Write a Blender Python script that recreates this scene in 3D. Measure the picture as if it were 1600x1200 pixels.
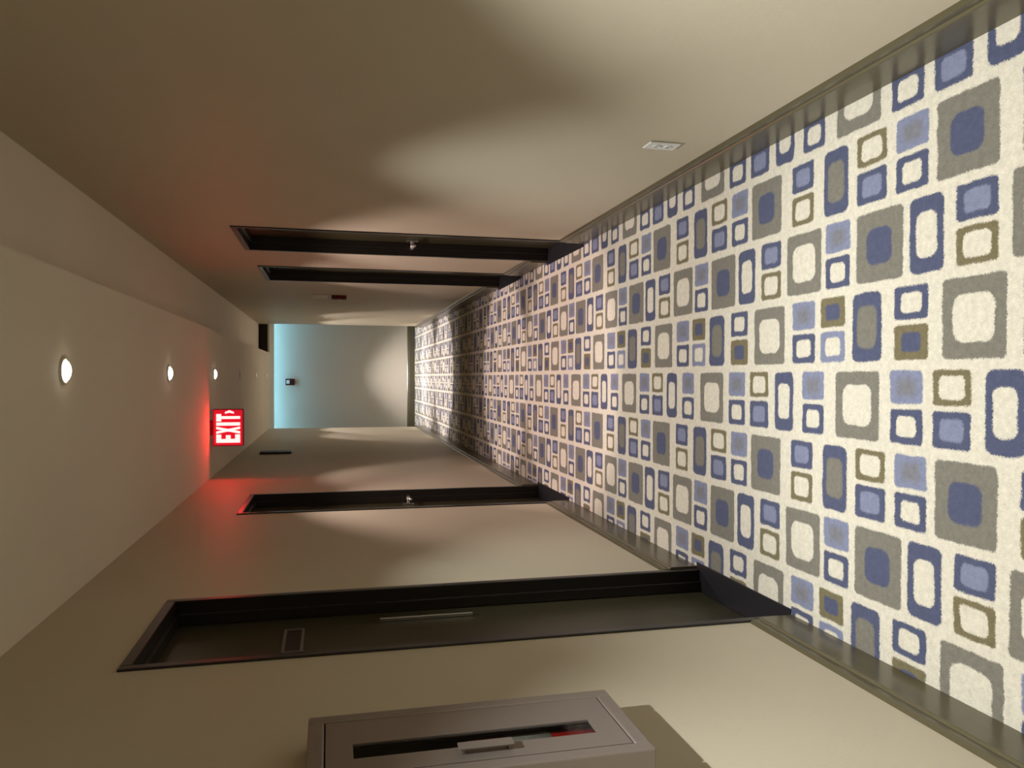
import bpy, bmesh, math
from mathutils import Matrix, Vector

for o in list(bpy.data.objects):
    bpy.data.objects.remove(o, do_unlink=True)
scene = bpy.context.scene
C = scene.collection

# ------------------------------------------------------------------ camera
# x = right across the hall, y = forward along the hall, z = up.
# The photograph is held sideways: world "up" points to the left of the frame.
CAM_H = 1.53
PITCH = math.radians(13.31)
YAW = math.radians(0.51)
F_PX = 1205.0
fwd_h = Vector((-math.sin(YAW), math.cos(YAW), 0))
right = Vector((math.cos(YAW), math.sin(YAW), 0))
fwd = (fwd_h * math.cos(PITCH) + Vector((0, 0, -math.sin(PITCH)))).normalized()
down = fwd.cross(right).normalized()
if down.z > 0:
    down = -down
cam_d = bpy.data.cameras.new('camera')
cam_d.sensor_fit = 'HORIZONTAL'
cam_d.sensor_width = 36.0
cam_d.lens = F_PX / 1600.0 * 36.0
cam_d.clip_start = 0.02
cam = bpy.data.objects.new('camera', cam_d)
C.objects.link(cam)
m = Matrix((down, right, -fwd)).transposed().to_4x4()
m.translation = Vector((0, 0, CAM_H))
cam.matrix_world = m
scene.camera = cam

# ------------------------------------------------------------------ world + exposure
w = bpy.data.worlds.new('world')
scene.world = w
w.use_nodes = True
w.node_tree.nodes['Background'].inputs[0].default_value = (0.0, 0.0, 0.0, 1)
w.node_tree.nodes['Background'].inputs[1].default_value = 0.0
vs = scene.view_settings
vs.view_transform = 'Standard'
vs.look = 'None'
vs.gamma = 1.0
vs.use_curve_mapping = False
vs.exposure = 0.0

# lamp colours and powers of the downlights (watts): narrow beam, wide spill
NEAR_COL = (0.95, 1.0, 1.05)
MID_COL = (1.0, 0.82, 0.84)
FAR_COL = (1.0, 0.92, 0.97)

# ------------------------------------------------------------------ helpers
def new_obj(name, mesh, mat=None, parent=None, smooth=False):
    o = bpy.data.objects.new(name, mesh)
    C.objects.link(o)
    if mat is not None:
        mesh.materials.append(mat)
    if parent is not None:
        o.parent = parent
    if smooth:
        for p in mesh.polygons:
            p.use_smooth = True
    return o

def empty(name, loc=(0, 0, 0)):
    o = bpy.data.objects.new(name, None)
    o.empty_display_size = 0.05
    o.location = loc
    C.objects.link(o)
    return o

def tag(o, label=None, cat=None, group=None, kind=None):
    if label: o['label'] = label
    if cat: o['category'] = cat
    if group: o['group'] = group
    if kind: o['kind'] = kind
    return o

class MB:
    """collects simple solids, then becomes one mesh object"""
    def __init__(self):
        self.bm = bmesh.new()
    def box(self, x0, x1, y0, y1, z0, z1, bevel=0.0, seg=2):
        x0, x1 = min(x0, x1), max(x0, x1)
        y0, y1 = min(y0, y1), max(y0, y1)
        z0, z1 = min(z0, z1), max(z0, z1)
        r = bmesh.ops.create_cube(self.bm, size=1.0)
        vv = r['verts']
        for v in vv:
            v.co = Vector((x0 + (v.co.x + .5) * (x1 - x0), y0 + (v.co.y + .5) * (y1 - y0), z0 + (v.co.z + .5) * (z1 - z0)))
        if bevel > 0:
            ee = list({e for v in vv for e in v.link_edges})
            bmesh.ops.bevel(self.bm, geom=ee, offset=bevel, segments=seg, profile=0.5, affect='EDGES')
        return self
    def prism(self, pts, axis, a0, a1):
        """pts: 2-D outline; extruded along axis 'x','y','z' from a0 to a1"""
        def co(p, a):
            if axis == 'x': return (a, p[0], p[1])
            if axis == 'y': return (p[0], a, p[1])
            return (p[0], p[1], a)
        b0 = [self.bm.verts.new(co(p, a0)) for p in pts]
        b1 = [self.bm.verts.new(co(p, a1)) for p in pts]
        n = len(pts)
        fs = [self.bm.faces.new(b0), self.bm.faces.new(b1[::-1])]
        for i in range(n):
            j = (i + 1) % n
            fs.append(self.bm.faces.new((b0[j], b0[i], b1[i], b1[j])))
        bmesh.ops.recalc_face_normals(self.bm, faces=fs)
        return self
    def lathe(self, prof, center=(0, 0, 0), axis='z', seg=32):
        """prof: (radius, height) list; closed ends when radius is 0"""
        rings = []
        cx, cy, cz = center
        def co(r, h, a):
            u, v = r * math.cos(a), r * math.sin(a)
            if axis == 'z': return (cx + u, cy + v, cz + h)
            if axis == 'x': return (cx + h, cy + u, cz + v)
            return (cx + u, cy + h, cz + v)
        for r, h in prof:
            if r < 1e-6:
                rings.append([self.bm.verts.new(co(0, h, 0))])
            else:
                rings.append([self.bm.verts.new(co(r, h, 2 * math.pi * k / seg)) for k in range(seg)])
        fs = []
        for a, b in zip(rings[:-1], rings[1:]):
            for k in range(seg):
                l = (k + 1) % seg
                if len(a) == 1 and len(b) == 1: continue
                if len(a) == 1: fs.append(self.bm.faces.new((a[0], b[k], b[l])))
                elif len(b) == 1: fs.append(self.bm.faces.new((a[k], b[0], a[l])))
                else: fs.append(self.bm.faces.new((a[k], b[k], b[l], a[l])))
        bmesh.ops.recalc_face_normals(self.bm, faces=fs)
        return self
    def tube(self, path, r, seg=10):
        pts = [Vector(p) for p in path]
        rings = []
        for i, p in enumerate(pts):
            t = (pts[min(i + 1, len(pts) - 1)] - pts[max(i - 1, 0)]).normalized()
            up = Vector((0, 0, 1)) if abs(t.z) < .9 else Vector((1, 0, 0))
            s = t.cross(up).normalized(); q = s.cross(t)
            rings.append([self.bm.verts.new(p + s * r * math.cos(2 * math.pi * k / seg) + q * r * math.sin(2 * math.pi * k / seg)) for k in range(seg)])
        fs = [self.bm.faces.new(rings[0]), self.bm.faces.new(rings[-1][::-1])]
        for a, b in zip(rings[:-1], rings[1:]):
            for k in range(seg):
                l = (k + 1) % seg
                fs.append(self.bm.faces.new((a[k], a[l], b[l], b[k])))
        bmesh.ops.recalc_face_normals(self.bm, faces=fs)
        return self
    def build(self, name, mat, parent=None, smooth=False):
        me = bpy.data.meshes.new(name)
        self.bm.normal_update()
        self.bm.to_mesh(me)
        self.bm.free()
        o = new_obj(name, me, mat, parent, smooth)
        return o

# ------------------------------------------------------------------ materials
def base_mat(name):
    mt = bpy.data.materials.new(name)
    mt.use_nodes = True
    nt = mt.node_tree
    b = nt.nodes['Principled BSDF']
    return mt, nt, b

def N(nt, typ, **kw):
    n = nt.nodes.new(typ)
    for k, v in kw.items():
        setattr(n, k, v)
    return n

def noise_bump(nt, bsdf, scale, strength, dist=0.002, vec=None, detail=3.0):
    no = N(nt, 'ShaderNodeTexNoise')
    no.inputs['Scale'].default_value = scale
    no.inputs['Detail'].default_value = detail
    if vec is None:
        tc = N(nt, 'ShaderNodeTexCoord')
        vec = tc.outputs['Object']
    nt.links.new(vec, no.inputs['Vector'])
    bp = N(nt, 'ShaderNodeBump')
    bp.inputs['Strength'].default_value = strength
    bp.inputs['Distance'].default_value = dist
    nt.links.new(no.outputs['Fac'], bp.inputs['Height'])
    nt.links.new(bp.outputs['Normal'], bsdf.inputs['Normal'])
    return no

def paint(name, col, rough=0.6, bump=0.15, scale=120.0, vary=0.06, spec=0.3):
    mt, nt, b = base_mat(name)
    b.inputs['Roughness'].default_value = rough
    b.inputs['Specular IOR Level'].default_value = spec
    no = noise_bump(nt, b, scale, bump)
    n2 = N(nt, 'ShaderNodeTexNoise')
    n2.inputs['Scale'].default_value = 1.7
    n2.inputs['Detail'].default_value = 4.0
    tc = N(nt, 'ShaderNodeTexCoord')
    nt.links.new(tc.outputs['Object'], n2.inputs['Vector'])
    mx = N(nt, 'ShaderNodeMix', data_type='RGBA')
    mx.inputs[6].default_value = tuple(c * (1 - vary) for c in col) + (1,)
    mx.inputs[7].default_value = tuple(min(1, c * (1 + vary)) for c in col) + (1,)
    nt.links.new(n2.outputs['Fac'], mx.inputs[0])
    nt.links.new(mx.outputs[2], b.inputs['Base Color'])
    return mt

def wood(name, c0, c1, rough=0.3, stretch=(30, 1.5, 30), coat=0.0):
    mt, nt, b = base_mat(name)
    tc = N(nt, 'ShaderNodeTexCoord')
    mp = N(nt, 'ShaderNodeMapping')
    mp.inputs['Scale'].default_value = stretch
    nt.links.new(tc.outputs['Object'], mp.inputs['Vector'])
    no = N(nt, 'ShaderNodeTexNoise')
    no.inputs['Scale'].default_value = 3.0
    no.inputs['Detail'].default_value = 6.0
    nt.links.new(mp.outputs['Vector'], no.inputs['Vector'])
    mx = N(nt, 'ShaderNodeMix', data_type='RGBA')
    mx.inputs[6].default_value = c0 + (1,)
    mx.inputs[7].default_value = c1 + (1,)
    nt.links.new(no.outputs['Fac'], mx.inputs[0])
    nt.links.new(mx.outputs[2], b.inputs['Base Color'])
    b.inputs['Roughness'].default_value = rough
    b.inputs['Coat Weight'].default_value = coat
    bp = N(nt, 'ShaderNodeBump')
    bp.inputs['Strength'].default_value = 0.08
    bp.inputs['Distance'].default_value = 0.001
    nt.links.new(no.outputs['Fac'], bp.inputs['Height'])
    nt.links.new(bp.outputs['Normal'], b.inputs['Normal'])
    return mt

def metal(name, col, rough=0.3, metallic=1.0, bump=0.05):
    mt, nt, b = base_mat(name)
    b.inputs['Base Color'].default_value = col + (1,)
    b.inputs['Roughness'].default_value = rough
    b.inputs['Metallic'].default_value = metallic
    noise_bump(nt, b, 300.0, bump, 0.0005)
    return mt

def emit(name, col, strength, base=(0.8, 0.8, 0.8)):
    mt, nt, b = base_mat(name)
    b.inputs['Base Color'].default_value = base + (1,)
    b.inputs['Emission Color'].default_value = col + (1,)
    b.inputs['Emission Strength'].default_value = strength
    return mt

def carpet_material():
    mt, nt, b = base_mat('patterned_carpet')
    cream = (0.530, 0.476, 0.364)
    taupe = (0.155, 0.140, 0.106)
    olive = (0.140, 0.115, 0.058)
    blue = (0.064, 0.070, 0.112)
    light = (0.168, 0.177, 0.240)
    heather = (0.150, 0.145, 0.150)
    # ---- node group: one rounded rectangle with a rounded heart
    g = bpy.data.node_groups.new('carpet_motif', 'ShaderNodeTree')
    def sock(n, t, io='INPUT'):
        return g.interface.new_socket(name=n, in_out=io, socket_type=t)
    sock('P', 'NodeSocketVector'); sock('Center', 'NodeSocketVector'); sock('Half', 'NodeSocketVector')
    sock('Inner', 'NodeSocketVector'); sock('Radius', 'NodeSocketFloat'); sock('InnerRadius', 'NodeSocketFloat')
    sock('Soft', 'NodeSocketFloat'); sock('OuterColor', 'NodeSocketColor'); sock('InnerColor', 'NodeSocketColor'); sock('Base', 'NodeSocketColor')
    sock('Color', 'NodeSocketColor', 'OUTPUT')
    gi = g.nodes.new('NodeGroupInput'); go = g.nodes.new('NodeGroupOutput')
    L = g.links.new
    def vm(op, a, bb=None):
        n = g.nodes.new('ShaderNodeVectorMath'); n.operation = op
        L(a, n.inputs[0])
        if bb is not None:
            if isinstance(bb, tuple): n.inputs[1].default_value = bb
            else: L(bb, n.inputs[1])
        return n
    d = vm('SUBTRACT', gi.outputs['P'], gi.outputs['Center'])
    ab = vm('ABSOLUTE', d.outputs[0])
    def mask(half, rad, soft):
        q = vm('SUBTRACT', ab.outputs[0], half)
        mxn = vm('MAXIMUM', q.outputs[0], (0, 0, 0))
        ln = vm('LENGTH', mxn.outputs[0])
        s = g.nodes.new('ShaderNodeMath'); s.operation = 'SUBTRACT'
        L(ln.outputs['Value'], s.inputs[0]); L(rad, s.inputs[1])
        dv = g.nodes.new('ShaderNodeMath'); dv.operation = 'DIVIDE'
        L(s.outputs[0], dv.inputs[0])
        if isinstance(soft, float): dv.inputs[1].default_value = soft
        else: L(soft, dv.inputs[1])
        mr = g.nodes.new('ShaderNodeMapRange'); mr.interpolation_type = 'SMOOTHSTEP'
        mr.inputs['From Min'].default_value = 1.0; mr.inputs['From Max'].default_value = -1.0
        L(dv.outputs[0], mr.inputs['Value'])
        return mr.outputs[0]
    m1 = mask(gi.outputs['Half'], gi.outputs['Radius'], 0.0030)
    m2 = mask(gi.outputs['Inner'], gi.outputs['InnerRadius'], gi.outputs['Soft'])
    x1 = g.nodes.new('ShaderNodeMix'); x1.data_type = 'RGBA'
    L(m2, x1.inputs[0]); L(gi.outputs['OuterColor'], x1.inputs[6]); L(gi.outputs['InnerColor'], x1.inputs[7])
    x2 = g.nodes.new('ShaderNodeMix'); x2.data_type = 'RGBA'
    L(m1, x2.inputs[0]); L(gi.outputs['Base'], x2.inputs[6]); L(x1.outputs[2], x2.inputs[7])
    L(x2.outputs[2], go.inputs['Color'])
    # ---- coordinates: a across the hall (to the left), b along the hall, both repeating
    tc = N(nt, 'ShaderNodeTexCoord')
    n1 = N(nt, 'ShaderNodeTexNoise'); n1.inputs['Scale'].default_value = 260.0; n1.inputs['Detail'].default_value = 2.0
    n2 = N(nt, 'ShaderNodeTexNoise'); n2.inputs['Scale'].default_value = 22.0; n2.inputs['Detail'].default_value = 2.0
    nt.links.new(tc.outputs['Object'], n1.inputs['Vector']); nt.links.new(tc.outputs['Object'], n2.inputs['Vector'])
    def scaled(nn, s):
        a = N(nt, 'ShaderNodeVectorMath', operation='SUBTRACT'); a.inputs[1].default_value = (.5, .5, .5)
        nt.links.new(nn.outputs['Color'], a.inputs[0])
        c = N(nt, 'ShaderNodeVectorMath', operation='SCALE'); c.inputs['Scale'].default_value = s
        nt.links.new(a.outputs[0], c.inputs[0]); return c.outputs[0]
    ad = N(nt, 'ShaderNodeVectorMath', operation='ADD'); ad2 = N(nt, 'ShaderNodeVectorMath', operation='ADD')
    nt.links.new(tc.outputs['Object'], ad.inputs[0]); nt.links.new(scaled(n1, 0.014), ad.inputs[1])
    nt.links.new(ad.outputs[0], ad2.inputs[0]); nt.links.new(scaled(n2, 0.010), ad2.inputs[1])
    sp = N(nt, 'ShaderNodeSeparateXYZ'); nt.links.new(ad2.outputs[0], sp.inputs[0])
    RW, PL = 0.2302, 0.898
    def fold(out, sign, off, period):
        ma = N(nt, 'ShaderNodeMath', operation='MULTIPLY_ADD'); ma.inputs[1].default_value = sign; ma.inputs[2].default_value = off
        nt.links.new(out, ma.inputs[0])
        md = N(nt, 'ShaderNodeMath', operation='FLOORED_MODULO'); md.inputs[1].default_value = period
        nt.links.new(ma.outputs[0], md.inputs[0]); return md.outputs[0]
    cb = N(nt, 'ShaderNodeCombineXYZ')
    nt.links.new(fold(sp.outputs['X'], -1.0, 0.2642, RW * 4), cb.inputs['X'])
    nt.links.new(fold(sp.outputs['Y'], 1.0, -1.4787, PL), cb.inputs['Y'])
    COL = {'g': taupe, 'b': blue, 'o': olive, 'l': light, 'C': cream, 'B': blue, 'O': taupe, 'L': light, 'H': heather}
    FULL = (0.0138, 0.2165); P1 = (0.0128, 0.1045); P2 = (0.1190, 0.2150)
    cells = []
    def full(row, y0, y1, code): cells.append((row, FULL, y0, y1, code))
    def pair(row, y0, y1, c1, c2): cells.append((row, P1, y0, y1, c1)); cells.append((row, P2, y0, y1, c2))
    full(0, 0.000, 0.194, 'gC'); pair(0, 0.242, 0.367, 'bC', 'oB'); full(0, 0.418, 0.543, 'bO'); pair(0, 0.578, 0.698, 'oB', 'lC'); pair(0, 0.728, 0.852, 'lH', 'bC')
    full(1, 0.847, 0.957, 'bC'); full(1, 0.847 - PL, 0.957 - PL, 'bC'); pair(1, 0.101, 0.225, 'oC', 'bL'); pair(1, 0.260, 0.382, 'lH', 'bC'); full(1, 0.426, 0.621, 'gC'); pair(1, 0.680, 0.794, 'lH', 'bC')
    full(2, 0.023, 0.215, 'gB'); pair(2, 0.244, 0.363, 'lH', 'bC'); pair(2, 0.400, 0.527, 'oC', 'bL'); full(2, 0.566, 0.684, 'bO'); pair(2, 0.738, 0.857, 'bL', 'oC')
    pair(3, 0.025, 0.151, 'bL', 'oC'); full(3, 0.191, 0.311, 'bC'); full(3, 0.335, 0.527, 'gB'); pair(3, 0.556, 0.675, 'lH', 'bC'); full(3, 0.697, 0.885, 'gC')
    prev = N(nt, 'ShaderNodeRGB'); prev.outputs[0].default_value = cream + (1,)
    out = prev.outputs[0]
    for row, (a0, a1), y0, y1, code in cells:
        n = N(nt, 'ShaderNodeGroup'); n.node_tree = g
        ha, hb = (a1 - a0) / 2, (y1 - y0) / 2
        big = ha > 0.08
        tall = big and hb < 0.07
        r = 0.022 if tall else (0.014 if big else 0.011)
        si, sj = 0.60, 0.61
        soft = 0.0030
        if code[1] == 'C' and big and not tall: si, sj = 0.60, 0.66
        if code == 'gB': si, sj = 0.52, 0.54; soft = 0.004
        if code == 'bL': si, sj = 0.62, 0.64; soft = 0.004
        if code == 'oC': si, sj = 0.66, 0.68
        if code == 'lH': si, sj = 0.52, 0.55; soft = 0.017
        if code == 'oB': si, sj = 0.55, 0.58; soft = 0.004
        if code == 'bO': si, sj = 0.62, 0.66; soft = 0.005
        ia, ib = ha * si, hb * sj
        ri = 0.65 * min(ia, ib) if tall else 0.55 * min(ia, ib)
        nt.links.new(cb.outputs[0], n.inputs['P'])
        n.inputs['Center'].default_value = (row * RW + (a0 + a1) / 2, (y0 + y1) / 2, 0)
        n.inputs['Half'].default_value = (ha - r, hb - r, 1)
        n.inputs['Inner'].default_value = (ia - ri, ib - ri, 1)
        n.inputs['Radius'].default_value = r
        n.inputs['InnerRadius'].default_value = ri
        n.inputs['Soft'].default_value = soft
        n.inputs['OuterColor'].default_value = COL[code[0]] + (1,)
        n.inputs['InnerColor'].default_value = COL[code[1]] + (1,)
        nt.links.new(out, n.inputs['Base'])
        out = n.outputs['Color']
    # ---- pile: streaks along the weave
    mp = N(nt, 'ShaderNodeMapping'); mp.inputs['Scale'].default_value = (420, 90, 1)
    nt.links.new(tc.outputs['Object'], mp.inputs['Vector'])
    n3 = N(nt, 'ShaderNodeTexNoise'); n3.inputs['Scale'].default_value = 1.0; n3.inputs['Detail'].default_value = 3.0
    nt.links.new(mp.outputs[0], n3.inputs['Vector'])
    mr = N(nt, 'ShaderNodeMapRange'); mr.inputs['To Min'].default_value = 0.80; mr.inputs['To Max'].default_value = 1.18
    nt.links.new(n3.outputs['Fac'], mr.inputs['Value'])
    n4 = N(nt, 'ShaderNodeTexNoise'); n4.inputs['Scale'].default_value = 55.0; n4.inputs['Detail'].default_value = 4.0; n4.inputs['Roughness'].default_value = 0.7
    nt.links.new(tc.outputs['Object'], n4.inputs['Vector'])
    mr2 = N(nt, 'ShaderNodeMapRange'); mr2.inputs['From Min'].default_value = 0.3; mr2.inputs['From Max'].default_value = 0.7
    mr2.inputs['To Min'].default_value = 0.86; mr2.inputs['To Max'].default_value = 1.14
    nt.links.new(n4.outputs['Fac'], mr2.inputs['Value'])
    mm = N(nt, 'ShaderNodeMath', operation='MULTIPLY')
    nt.links.new(mr.outputs[0], mm.inputs[0]); nt.links.new(mr2.outputs[0], mm.inputs[1])
    mul = N(nt, 'ShaderNodeVectorMath', operation='SCALE')
    nt.links.new(out, mul.inputs[0]); nt.links.new(mm.outputs[0], mul.inputs['Scale'])
    nt.links.new(mul.outputs[0], b.inputs['Base Color'])
    b.inputs['Roughness'].default_value = 0.95
    b.inputs['Specular IOR Level'].default_value = 0.1
    b.inputs['Sheen Weight'].default_value = 0.15
    bp = N(nt, 'ShaderNodeBump'); bp.inputs['Strength'].default_value = 0.35; bp.inputs['Distance'].default_value = 0.002
    nt.links.new(n3.outputs['Fac'], bp.inputs['Height']); nt.links.new(bp.outputs['Normal'], b.inputs['Normal'])
    return mt

M = {
    'wall': paint('wall_paint', (0.535, 0.465, 0.332), 0.55),
    'ceiling': paint('ceiling_paint', (0.74, 0.655, 0.50), 0.8, 0.25, 160.0),
    'endwall': paint('end_wall_paint', (0.62, 0.55, 0.44), 0.6),
    'carpet': carpet_material(),
    'base': wood('baseboard_wood', (0.115, 0.095, 0.050), (0.080, 0.066, 0.034), 0.28, (20, 1.0, 30)),
    'door': wood('dark_door_wood', (0.052, 0.044, 0.020), (0.034, 0.029, 0.013), 0.36, (30, 30, 1.2)),
    'frame': wood('dark_frame_wood', (0.018, 0.013, 0.009), (0.011, 0.008, 0.006), 0.32, (30, 30, 1.2)),
    'threshold': paint('dark_threshold', (0.010, 0.009, 0.010), 0.45, 0.1, 200),
    'steel': metal('satin_steel', (0.62, 0.60, 0.57), 0.28),
    'signplate': paint('worn_sign_plate', (0.030, 0.023, 0.018), 0.4),
    'signrim': paint('worn_sign_rim', (0.16, 0.13, 0.11), 0.5),
    'cabinet': metal('cabinet_metal', (0.27, 0.225, 0.185), 0.42, 0.5, 0.06),
    'gap': paint('dark_gap', (0.012, 0.010, 0.008), 0.7),
    'inside': paint('cabinet_inside', (0.10, 0.09, 0.08), 0.7),
    'red': paint('red_enamel', (0.50, 0.022, 0.016), 0.35),
    'darkred': paint('dark_red_plastic', (0.10, 0.012, 0.010), 0.4),
    'white': paint('white_plastic', (0.72, 0.70, 0.64), 0.4, 0.03),
    'black': paint('black_rubber', (0.015, 0.015, 0.015), 0.5),
    'trim': paint('lamp_trim_white', (0.66, 0.62, 0.54), 0.4, 0.03),
    'baffle': paint('unlit_lens', (0.30, 0.27, 0.22), 0.5),
    'plaque': paint('dark_plaque', (0.020, 0.014, 0.011), 0.45),
    'vent': paint('dark_vent', (0.030, 0.022, 0.016), 0.6),
    'signbox': paint('sign_housing', (0.25, 0.012, 0.016), 0.5),
    'signface': emit('exit_face_glow', (1.0, 0.010, 0.035), 0.62, (0.1, 0.004, 0.006)),
    'letter': emit('exit_letter_glow', (1.0, 0.036, 0.034), 24.0),
    'lensnear': emit('lamp_lens_near', (1.0, 0.95, 0.80), 14.0),
    'lensmid': emit('lamp_lens_mid', (1.0, 0.90, 0.80), 14.0),
    'lensfar': emit('lamp_lens_far', (1.0, 0.86, 0.76), 1.5),
    'cool': emit('cool_led_strip', (0.22, 0.62, 1.0), 52.0),
}
gm, gnt, gb = base_mat('window_glass')
gnt.nodes.remove(gb)
gtr = N(gnt, 'ShaderNodeBsdfTransparent'); ggl = N(gnt, 'ShaderNodeBsdfGlossy'); glw = N(gnt, 'ShaderNodeLayerWeight'); gfr = N(gnt, 'ShaderNodeMath', operation='MULTIPLY'); gmx = N(gnt, 'ShaderNodeMixShader')
ggl.inputs['Roughness'].default_value = 0.05
glw.inputs['Blend'].default_value = 0.5; gfr.inputs[1].default_value = 0.10
gnt.links.new(glw.outputs['Facing'], gfr.inputs[0])
gtr.inputs['Color'].default_value = (0.85, 0.87, 0.86, 1)
gnt.links.new(gfr.outputs[0], gmx.inputs[0]); gnt.links.new(gtr.outputs[0], gmx.inputs[1]); gnt.links.new(ggl.outputs[0], gmx.inputs[2])
gnt.links.new(gmx.outputs[0], gnt.nodes['Material Output'].inputs['Surface'])
M['glass'] = gm

# ------------------------------------------------------------------ room shell
XL, XR = -0.82, 0.842          # wall faces
HC = 2.466                     # ceiling
HR = 2.629                     # raised ceiling strip along the right wall
XE = 0.385                     # edge of the raised strip
Y0, Y1, Y2 = -4.0, 12.80, 14.28   # behind the camera, end of the hall, wall of the cross hall
TH = 0.30
DOORS = [  # number, side, near edge, far edge, head height
    (1, -1, 2.325, 3.02, 2.105),
    (2, -1, 4.826, 5.61, 2.068),
    (3, 1, 4.547, 5.37, 2.072),
    (4, 1, 6.12, 7.00, 2.062),
]
CAB = (1.462, 1.733, 0.905, 1.557)   # hole for the cabinet tub

MB().box(-3.9, 3.9, Y0 - 0.3, Y2 + 0.3, -0.12, 0.0).build('floor', M['carpet'])
tag(bpy.data.objects['floor'], 'cream hall carpet patterned with blue, taupe and olive rounded rectangles', None, None, 'structure')

def wall_with_holes(name, x0, x1, y0, y1, holes, label):
    mb = MB()
    cur = y0
    for h in sorted(holes):
        a, b_, z0, z1 = h
        mb.box(x0, x1, cur, a, 0, 2.85)
        if z0 > 0: mb.box(x0, x1, a, b_, 0, z0)
        mb.box(x0, x1, a, b_, z1, 2.85)
        cur = b_
    mb.box(x0, x1, cur, y1, 0, 2.85)
    return tag(mb.build(name, M['wall']), label, None, None, 'structure')

e = 0.002
wall_with_holes('wall_left', XL - TH, XL, Y0, Y1, [CAB] + [(d[2] + e, d[3] - e, 0, d[4] - e) for d in DOORS if d[1] < 0],
                'beige painted wall with the extinguisher cabinet and two recessed doors')
wall_with_holes('wall_right', XR, XR + TH, Y0, Y1, [(d[2] + e, d[3] - e, 0, d[4] - e) for d in DOORS if d[1] > 0],
                'beige painted wall with the outlet and two recessed dark doors')
tag(MB().box(-3.8, 3.8, Y2, Y2 + 0.2, 0, 2.85).build('wall_end', M['endwall']), 'grey beige end wall closing the hall, washed with cool light', None, None, 'structure')
tag(MB().box(-1.2, 1.2, Y0 - 0.2, Y0, 0, 2.85).build('wall_back', M['wall']), 'beige wall behind the camera', None, None, 'structure')
mbw = MB()
for s, xw in ((-1, XL), (1, XR)):
    mbw = MB()
    mbw.box(xw + s * TH, s * 3.8, Y1 - TH, Y1, 0, 2.85)
    mbw.box(s * 3.6, s * 3.8, Y1, Y2, 0, 2.85)
    tag(mbw.build('wall_cross_left' if s < 0 else 'wall_cross_right', M['wall']), 'beige wall of the cross hall beyond the %s corner' % ('left' if s < 0 else 'right'), None, None, 'structure')
YS = Y2 - 0.30   # start of the light slot above the end wall
mb = MB()
mb.box(XL - TH, XE, Y0, Y1, HC, 2.90)
mb.box(XE, XR + TH, Y0, 12.87, HR, 2.90)
mb.box(XE, XR + TH, 12.87, YS, HC, 2.90)
mb.box(XL - TH, XE, Y1, YS, HC, 2.90)
mb.box(-3.8, XL - TH, Y1, YS, HC, 2.90)
mb.box(XR + TH, 3.8, Y1, YS, HC, 2.90)
mb.box(-3.8, 3.8, YS, Y2 + 0.2, 2.66, 2.90)
tag(mb.build('ceiling', M['ceiling']), 'beige ceiling with a raised strip along the right wall', None, None, 'structure')

# baseboards: stepped profile, one board per run
PROF = [(0, 0), (0.016, 0), (0.016, 0.118), (0.014, 0.122), (0.0085, 0.125), (0.0095, 0.145), (0.0090, 0.149), (0.0, 0.162)]
def base_run(parent, xw, s, y0, y1):
    MB().prism([(xw - s * (p[0] - 0.0005), p[1] + 0.0005) for p in PROF], 'y', y0, y1).build('board', M['base'], parent)
for s, xw, nm in ((-1, XL, 'baseboard_left'), (1, XR, 'baseboard_right')):
    root = tag(empty(nm, (0, 0, 0)), 'glossy brown stepped baseboard along the %s wall' % nm.split('_')[1], None, None, 'structure')
    cur = Y0
    for d in [d for d in DOORS if d[1] == s]:
        base_run(root, xw, s, cur, d[2] - 0.001)
        cur = d[3] + 0.001
    base_run(root, xw, s, cur, Y1)
    # the return round the outside corner
    MB().prism([(Y1 + p[0] - 0.0005, p[1] + 0.0005) for p in PROF], 'x', min(xw - s * 0.016, s * 3.6), max(xw - s * 0.016, s * 3.6)).build('board', M['base'], root)
root = tag(empty('baseboard_end', (0, 0, 0)), 'brown baseboard along the end wall', None, None, 'structure')
MB().prism([(Y2 - p[0] + 0.0005, p[1] * 0.85 + 0.0005) for p in PROF], 'x', -3.6, 3.6).build('board', M['base'], root)

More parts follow.
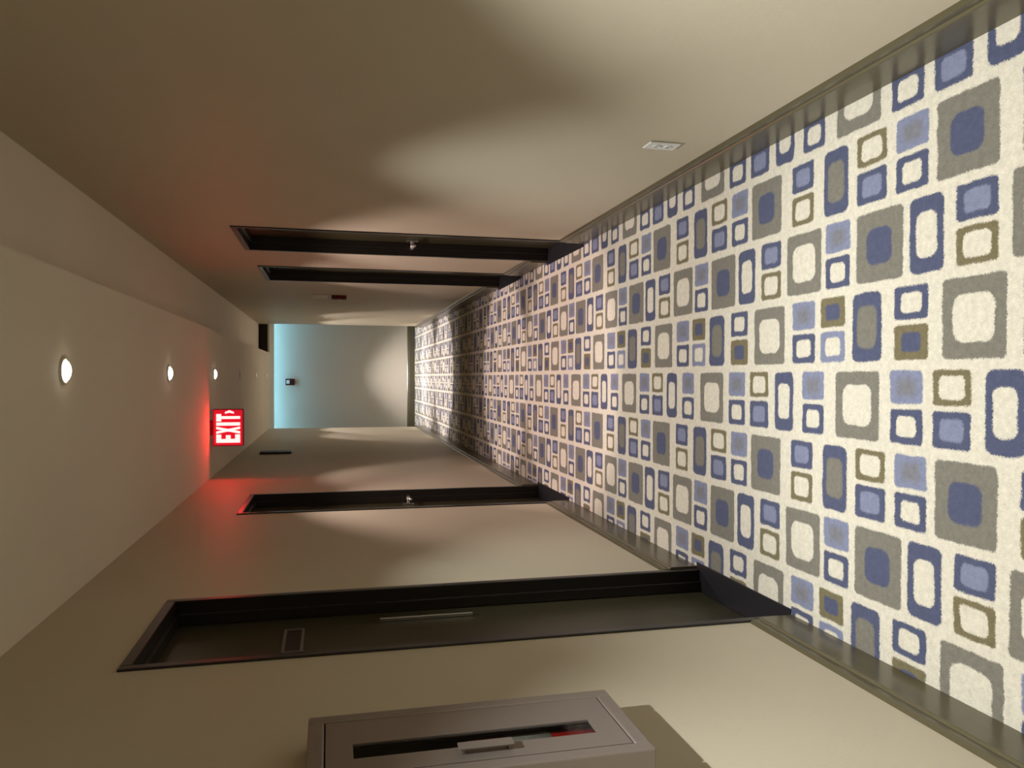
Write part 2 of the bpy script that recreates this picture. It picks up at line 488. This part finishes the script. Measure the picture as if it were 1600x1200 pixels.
# ------------------------------------------------------------------ doors
DOOR_LABELS = {
    1: 'nearest dark brown door, recessed beside the extinguisher cabinet',
    2: 'dark recessed door with a lever handle, below the red exit glow',
    3: 'nearer of the two dark recessed doors past the outlet',
    4: 'farther narrow looking dark recessed door on the outlet wall',
}
def make_door(n, s, y0, y1, H):
    xw = XL if s < 0 else XR
    root = empty('door_%d' % n, (xw, (y0 + y1) / 2, 0))
    tag(root, DOOR_LABELS[n], None, None, 'structure')
    off = Vector((-xw, -(y0 + y1) / 2, 0))
    def bld(mb_, name, mat, parent=root, smooth=False):
        bmesh.ops.translate(mb_.bm, verts=mb_.bm.verts, vec=off)
        return mb_.build(name, mat, parent, smooth)
    fw, dep = 0.032, 0.082
    xa, xb = xw - s * 0.007, xw + s * 0.16
    for (a, b_, c, d_) in ((y0, y0 + fw, y0 + fw, y0 + fw + 0.014), (y1 - fw, y1, y1 - fw - 0.014, y1 - fw)):
        j = bld(MB().box(xa, xb, a, b_, 0.0, H, 0.003), 'jamb', M['frame'])
        bld(MB().box(xw + s * 0.040, xw + s * (dep - 0.001), c, d_, 0.006, H - fw, 0.002), 'stop_bead', M['frame'], j)
    hd = bld(MB().box(xa, xb, y0 + fw, y1 - fw, H - fw, H, 0.003), 'head', M['frame'])
    bld(MB().box(xw + s * 0.040, xw + s * (dep - 0.001), y0 + fw + 0.014, y1 - fw - 0.014, H - fw - 0.014, H - fw, 0.002), 'stop_bead', M['frame'], hd)
    leaf = bld(MB().box(xw + s * dep, xw + s * (dep + 0.045), y0 + fw + 0.002, y1 - fw - 0.002, 0.008, H - fw - 0.002, 0.002), 'door_leaf', M['door'])
    bld(MB().box(xw - s * 0.034, xw + s * 0.155, y0 + 0.004, y1 - 0.004, 0.0005, 0.006, 0.002), 'threshold', M['threshold'])
    xf = xw + s * dep      # face of the leaf
    if n == 1:
        bld(MB().box(xf, xf - s * 0.014, 2.864, 2.876, 1.003, 1.349, 0.002), 'edge_pull', M['steel'], leaf)
        a0, a1, z0, z1 = 2.60, 2.84, 1.615, 1.685
        sg = bld(MB().box(xf, xf - s * 0.004, a0, a1, z0, z1, 0.001), 'door_sign', M['signplate'])
        for (a, b_, c, d_) in ((a0, a1, z0, z0 + 0.010), (a0, a1, z1 - 0.010, z1), (a0, a0 + 0.012, z0 + 0.010, z1 - 0.010), (a1 - 0.012, a1, z0 + 0.010, z1 - 0.010)):
            bld(MB().box(xf - s * 0.004, xf - s * 0.006, a, b_, c, d_), 'sign_rim', M['signrim'], sg)
    else:
        yh = {2: 5.50, 3: 5.262, 4: 6.23}[n]
        sgn = 1 if n == 4 else -1
        z = 0.985
        bld(MB().box(xf, xf - s * 0.008, yh - 0.035, yh + 0.035, z - 0.040, z + 0.040, 0.003), 'escutcheon', M['steel'], leaf)
        mb_ = MB().lathe([(0, 0), (0.011, 0), (0.011, 0.052), (0, 0.052)], (xf if s < 0 else xf - 0.052, yh, z), 'x', 16)
        mb_.tube([(xf - s * 0.050, yh - sgn * 0.012, z), (xf - s * 0.052, yh + sgn * 0.04, z + 0.003), (xf - s * 0.050, yh + sgn * 0.09, z - 0.002), (xf - s * 0.046, yh + sgn * 0.115, z - 0.008)], 0.0105, 12)
        bld(mb_, 'lever_handle', M['steel'], leaf, True)
    return root
for d in DOORS:
    make_door(*d)

# ------------------------------------------------------------------ recessed downlights
def spot(parent, loc, energy, ang, blend, col, radius):
    ld = bpy.data.lights.new('beam', 'SPOT')
    ld.energy = energy; ld.spot_size = math.radians(ang); ld.spot_blend = blend
    ld.color = col; ld.shadow_soft_size = radius
    o = bpy.data.objects.new('beam', ld)
    o.location = loc
    C.objects.link(o); o.parent = parent
    return o

def downlight(y, label, kind, core=0.0, wide=0.0, col=NEAR_COL, coreang=52, wideang=100, x=0.02, z=HC, tilt=(0, 0), blend=0.75):
    root = empty('ceiling_downlight', (x, y, z))
    tag(root, label, 'ceiling light', 'recessed downlights along the ceiling')
    MB().lathe([(0.0375, 0.0), (0.0375, -0.003), (0.040, -0.006), (0.046, -0.0065), (0.050, -0.004), (0.051, 0.0)], (0, 0, 0), 'z', 40).build('trim_ring', M['trim'], root, True)
    if kind == 'off':
        MB().lathe([(0.0375, -0.0005), (0.0375, -0.002), (0, -0.002)], (0, 0, 0), 'z', 32).build('lens', M['baffle'], root, True)
        return root
    if kind == 'far':
        MB().lathe([(0.0375, -0.0005), (0.0375, -0.0015), (0, -0.0015)], (0, 0, 0), 'z', 32).build('lens', M['lensfar'], root, True)
    else:
        MB().lathe([(0.0375, -0.0005), (0.0370, -0.005), (0.034, -0.013), (0.022, -0.019), (0, -0.021)], (0, 0, 0), 'z', 32).build('lens', M['lensnear' if kind == 'near' else 'lensmid'], root, True)
    if core: spot(root, (0, 0, -0.03), core, coreang, 0.35, col, 0.012)
    if wide:     # adjustable lamps: tilt along the hall and across it, in degrees
        o = spot(root, (0, 0, -0.03), wide, wideang, blend, col, 0.012)
        o.rotation_euler = (math.radians(tilt[0]), math.radians(tilt[1]), 0)
    return root

downlight(-2.52, 'ceiling downlight farthest behind the camera', 'near', 0, 150, NEAR_COL, 60, 80)
downlight(-0.65, 'ceiling downlight just behind the camera', 'near', 0, 200, NEAR_COL, 60, 80)
downlight(1.22, 'ceiling downlight above the extinguisher cabinet, out of view overhead', 'near', 0, 335, NEAR_COL, 60, 80)
downlight(3.09, 'largest bright downlight in view, nearest of the three glaring ones', 'near', 0, 160, NEAR_COL, 50, 78)
downlight(4.96, 'middle one of the three glaring ceiling downlights', 'mid', 175, 90, MID_COL, 50, 104, blend=0.45)
downlight(6.83, 'farthest of the three glaring downlights, beside the exit sign', 'mid', 215, 48, MID_COL, 44, 100, tilt=(-13, -3), blend=0.35)
downlight(8.70, 'unlit ceiling downlight over the dark band of carpet', 'off')
downlight(10.62, 'faint far downlight just before the end of the hall', 'far', 420, 55, FAR_COL, 44, 96, tilt=(14, 0), blend=0.35)
downlight(12.35, 'faintest downlight, at the far end of the hall ceiling', 'far', 400, 80, FAR_COL, 46, blend=0.35)
downlight(13.42, 'downlight in the cross hall in front of the end wall', 'far', 0, 420, (1.0, 0.96, 0.98), 50, 62)

# cool strip hidden in the slot above the end wall
root = tag(empty('slot_light', (0, YS + 0.02, 2.66)), 'cool blue strip light in the ceiling slot above the end wall', 'strip light')
MB().box(-3.5, 3.5, 0.0, 0.030, -0.022, 0.0).build('channel', M['trim'], root)
MB().box(-3.49, 3.49, 0.004, 0.026, -0.027, -0.022).build('led_strip', M['cool'], root)

# ------------------------------------------------------------------ exit sign
YX = 6.60
root = tag(empty('exit_sign', (-0.41, YX, HC)), 'glowing red EXIT sign with an arrow, hanging from the ceiling', 'exit sign')
MB().box(-0.06, 0.06, -0.02, 0.02, -0.022, 0.0, 0.003).build('canopy', M['signbox'], root)
hs = MB().box(-0.150, 0.150, -0.022, 0.022, -0.258, -0.022, 0.005).build('housing', M['signbox'], root)
MB().box(-0.143, 0.143, -0.0245, -0.022, -0.251, -0.029, 0.0008).build('face', M['signface'], root)
def letter(polys, x0, wd):
    z0, h = -0.232, 0.182
    mb_ = MB()
    for p in polys:
        mb_.prism([(x0 + u * wd, z0 + v * h) for u, v in p], 'y', -0.0275, -0.0246)
    return mb_.build('letter', M['letter'], root)
R_ = lambda a, b_, c, d_: [(a, c), (b_, c), (b_, d_), (a, d_)]
letter([R_(0, .46, 0, 1), R_(.46, 1, 0, .21), R_(.46, .92, .40, .60), R_(.46, 1, .79, 1)], -0.122, 0.066)
letter([[(0, 0), (.34, 0), (1, 1), (.66, 1)], [(.66, 0), (1, 0), (.34, 1), (0, 1)]], -0.050, 0.058)
letter([R_(0, 1, 0, 1)], 0.016, 0.026)
letter([R_(.33, .70, 0, .79), R_(0, 1, .79, 1)], 0.050, 0.060)
ar = MB().prism([(0.112, -0.150 - 0.034), (0.126, -0.150 - 0.034), (0.140, -0.150), (0.126, -0.150 + 0.034), (0.112, -0.150 + 0.034), (0.120, -0.150)], 'y', -0.0275, -0.0246)
ar.build('arrow', M['letter'], root)

# ------------------------------------------------------------------ extinguisher cabinet
cy0, cy1, cz0, cz1 = 1.445, 1.750, 0.885, 1.575
XF = -0.750
root = tag(empty('extinguisher_cabinet', (XL, (cy0 + cy1) / 2, cz0)), 'grey brown metal extinguisher cabinet with a narrow window, set in the wall', 'cabinet')
off = Vector((-XL, -(cy0 + cy1) / 2, -cz0))
def cb(mb_, name, mat, parent=root, smooth=False):
    bmesh.ops.translate(mb_.bm, verts=mb_.bm.verts, vec=off)
    return mb_.build(name, mat, parent, smooth)
fr = 0.034
t = 0.004
mb = MB()      # tub inside the wall: four sides and a back
mb.box(-1.02, XL - 0.001, CAB[0] + 0.001, CAB[0] + 0.004, CAB[2] + 0.001, CAB[3] - 0.001)
mb.box(-1.02, XL - 0.001, CAB[1] - 0.004, CAB[1] - 0.001, CAB[2] + 0.001, CAB[3] - 0.001)
mb.box(-1.02, XL - 0.001, CAB[0] + 0.004, CAB[1] - 0.004, CAB[2] + 0.001, CAB[2] + 0.004)
mb.box(-1.02, XL - 0.001, CAB[0] + 0.004, CAB[1] - 0.004, CAB[3] - 0.004, CAB[3] - 0.001)
mb.box(-1.024, -1.02, CAB[0] + 0.001, CAB[1] - 0.001, CAB[2] + 0.001, CAB[3] - 0.001)
mb.box(-1.019, XL - 0.003, CAB[0] + 0.005, CAB[1] - 0.005, CAB[2] + 0.005, 0.9200)   # raised floor
cb(mb, 'tub', M['inside'])
def frame_bar(a, b_, c, d_):
    cb(MB().box(XL + 0.001, XF, a, b_, c, d_, 0.005, 3), 'frame_bar', M['cabinet'])
frame_bar(cy0, cy0 + fr, cz0, cz1)
frame_bar(cy1 - fr, cy1, cz0, cz1)
frame_bar(cy0 + fr, cy1 - fr, cz0, cz0 + fr)
frame_bar(cy0 + fr, cy1 - fr, cz1 - fr, cz1)
# door leaf with a slot window (four strips around it)
dy0, dy1, dz0, dz1 = cy0 + fr + 0.003, cy1 - fr - 0.003, cz0 + fr + 0.003, cz1 - fr - 0.003
wy0, wy1, wz0, wz1 = 1.543, 1.605, 0.977, 1.484
xd0, xd1 = XF - 0.008, XF - 0.002
mb = MB()
mb.box(xd0, xd1, dy0, wy0, dz0, dz1); mb.box(xd0, xd1, wy1, dy1, dz0, dz1)
mb.box(xd0, xd1, wy0, wy1, dz0, wz0); mb.box(xd0, xd1, wy0, wy1, wz1, dz1)
bmesh.ops.remove_doubles(mb.bm, verts=mb.bm.verts, dist=1e-5)
leaf = cb(mb, 'cabinet_door', M['cabinet'])
cb(MB().box(xd0 + 0.001, xd0 + 0.003, wy0 - 0.0, wy1 + 0.0, wz0, wz1), 'window_pane', M['glass'], leaf)
mb = MB()
mb.box(xd1, XF + 0.011, 1.512, 1.530, 1.170, 1.178, 0.001)
mb.box(xd1, XF + 0.011, 1.512, 1.530, 1.267, 1.275, 0.001)
mb.box(XF + 0.008, XF + 0.012, 1.507, 1.536, 1.166, 1.279, 0.0015)
cb(mb, 'pull_handle', M['cabinet'], leaf)
# the extinguisher in it
root = tag(empty('fire_extinguisher', (-0.834, 1.612, 0.9205)), 'red fire extinguisher seen through the narrow cabinet window', 'extinguisher')
MB().lathe([(0, 0), (0.050, 0), (0.056, 0.006), (0.056, 0.30), (0.052, 0.335), (0.036, 0.365), (0.018, 0.378), (0.018, 0.39), (0, 0.39)], (0, 0, 0), 'z', 32).build('cylinder', M['red'], root, True)
MB().lathe([(0.0562, 0.14), (0.0570, 0.141), (0.0570, 0.239), (0.0562, 0.24)], (0, 0, 0), 'z', 32).build('label_band', M['baffle'], root, True)
MB().lathe([(0, 0.39), (0.015, 0.39), (0.015, 0.425), (0, 0.425)], (0, 0, 0), 'z', 20).build('valve', M['steel'], root, True)
MB().box(-0.012, 0.012, -0.075, 0.02, 0.425, 0.433, 0.002).box(-0.012, 0.012, -0.085, 0.02, 0.455, 0.463, 0.002).box(-0.012, 0.012, 0.005, 0.02, 0.433, 0.455).build('lever', M['black'], root)
MB().tube([(-0.012, 0.012, 0.41), (-0.04, 0.045, 0.415), (-0.06, 0.060, 0.38), (-0.064, 0.064, 0.30), (-0.064, 0.064, 0.16)], 0.009, 10).build('hose', M['black'], root, True)

# ------------------------------------------------------------------ outlet on the right wall
root = tag(empty('wall_outlet', (XR, 2.597, 0.36)), 'white wall outlet plate low on the wall, above the baseboard', 'outlet')
MB().box(-0.007, -0.0005, -0.0375, 0.0375, -0.060, 0.060, 0.003).build('cover_plate', M['white'], root)
for dz in (-0.022, 0.022):
    so = MB().prism([(0.017 * math.cos(a) * 1.0, dz + 0.0145 * math.sin(a)) for a in [2 * math.pi * k / 20 for k in range(20)]], 'x', -0.0095, -0.007).build('socket', M['white'], root)
    for dy in (-0.006, 0.006):
        MB().box(-0.0100, -0.0095, dy - 0.0012, dy + 0.0012, dz - 0.004, dz + 0.006).build('slot', M['black'], so)
MB().lathe([(0, 0.0), (0.003, 0.0), (0.003, 0.0015), (0, 0.0015)], (-0.0085, 0, 0), 'x', 12).build('screw', M['steel'], root)

# ------------------------------------------------------------------ alarm pull station and plate on the right wall
root = tag(empty('fire_alarm_pull_station', (XR, 8.20, 1.36)), 'dark red fire alarm pull station on the wall past the far door', 'fire alarm')
MB().box(-0.040, -0.0005, -0.055, 0.055, 0.0, 0.150, 0.004).build('body', M['darkred'], root)
MB().box(-0.054, -0.040, -0.045, 0.045, 0.055, 0.075, 0.003).build('pull_bar', M['white'], root)
root = tag(empty('wall_notice', (XR, 8.20, 1.55)), 'small pale plate on the wall above the fire alarm pull station', 'plate')
MB().box(-0.030, -0.0005, -0.05, 0.05, 0.0, 0.148, 0.002).build('plate', M['white'], root)
MB().box(-0.0315, -0.030, -0.04, 0.04, 0.012, 0.136, 0.0005).build('face', M['trim'], root)

# dark plaque high on the left wall
root = tag(empty('wall_plaque', (XL, 8.60, 1.93)), 'slim dark plaque high on the wall behind the exit sign', 'plaque')
MB().box(0.0005, 0.026, -0.09, 0.09, 0.0, 0.318, 0.003).build('panel', M['plaque'], root)
MB().box(0.0, 0.030, -0.012, 0.012, -0.018, -0.002, 0.003).build('clip', M['white'], root)

# alarm horn on the end wall
root = tag(empty('alarm_strobe', (-0.09, Y2, 2.135)), 'small red alarm strobe high on the cool lit end wall', 'alarm')
MB().box(-0.058, 0.058, -0.045, -0.0005, 0.0, 0.155, 0.006).build('body', M['darkred'], root)
MB().box(-0.030, 0.034, -0.060, -0.045, 0.085, 0.140, 0.005).build('strobe_lens', M['white'], root)
for k in range(3):
    MB().box(-0.036, 0.036, -0.047, -0.045, 0.018 + k * 0.018, 0.026 + k * 0.018).build('grille_slot', M['black'], root)

# vent closing the raised ceiling strip at the far end
root = tag(empty('vent_grille', ((XE + XR) / 2, 12.87, HC)), 'dark vent grille at the far end of the raised ceiling strip', 'vent')
hw = (XR - XE) / 2 - 0.006
MB().box(-hw, hw, -0.010, -0.0005, 0.025, HR - HC - 0.004).build('backing', M['vent'], root)
for (a, b_, c, d_) in ((-hw, hw, 0.025, 0.037), (-hw, hw, HR - HC - 0.016, HR - HC - 0.004), (-hw, -hw + 0.012, 0.037, HR - HC - 0.016), (hw - 0.012, hw, 0.037, HR - HC - 0.016)):
    MB().box(a, b_, -0.022, -0.010, c, d_).build('frame_bar', M['vent'], root)
for k in range(5):
    z = 0.050 + k * 0.020
    MB().box(-hw + 0.012, hw - 0.012, -0.019, -0.011, z, z + 0.005).build('slat', M['vent'], root)
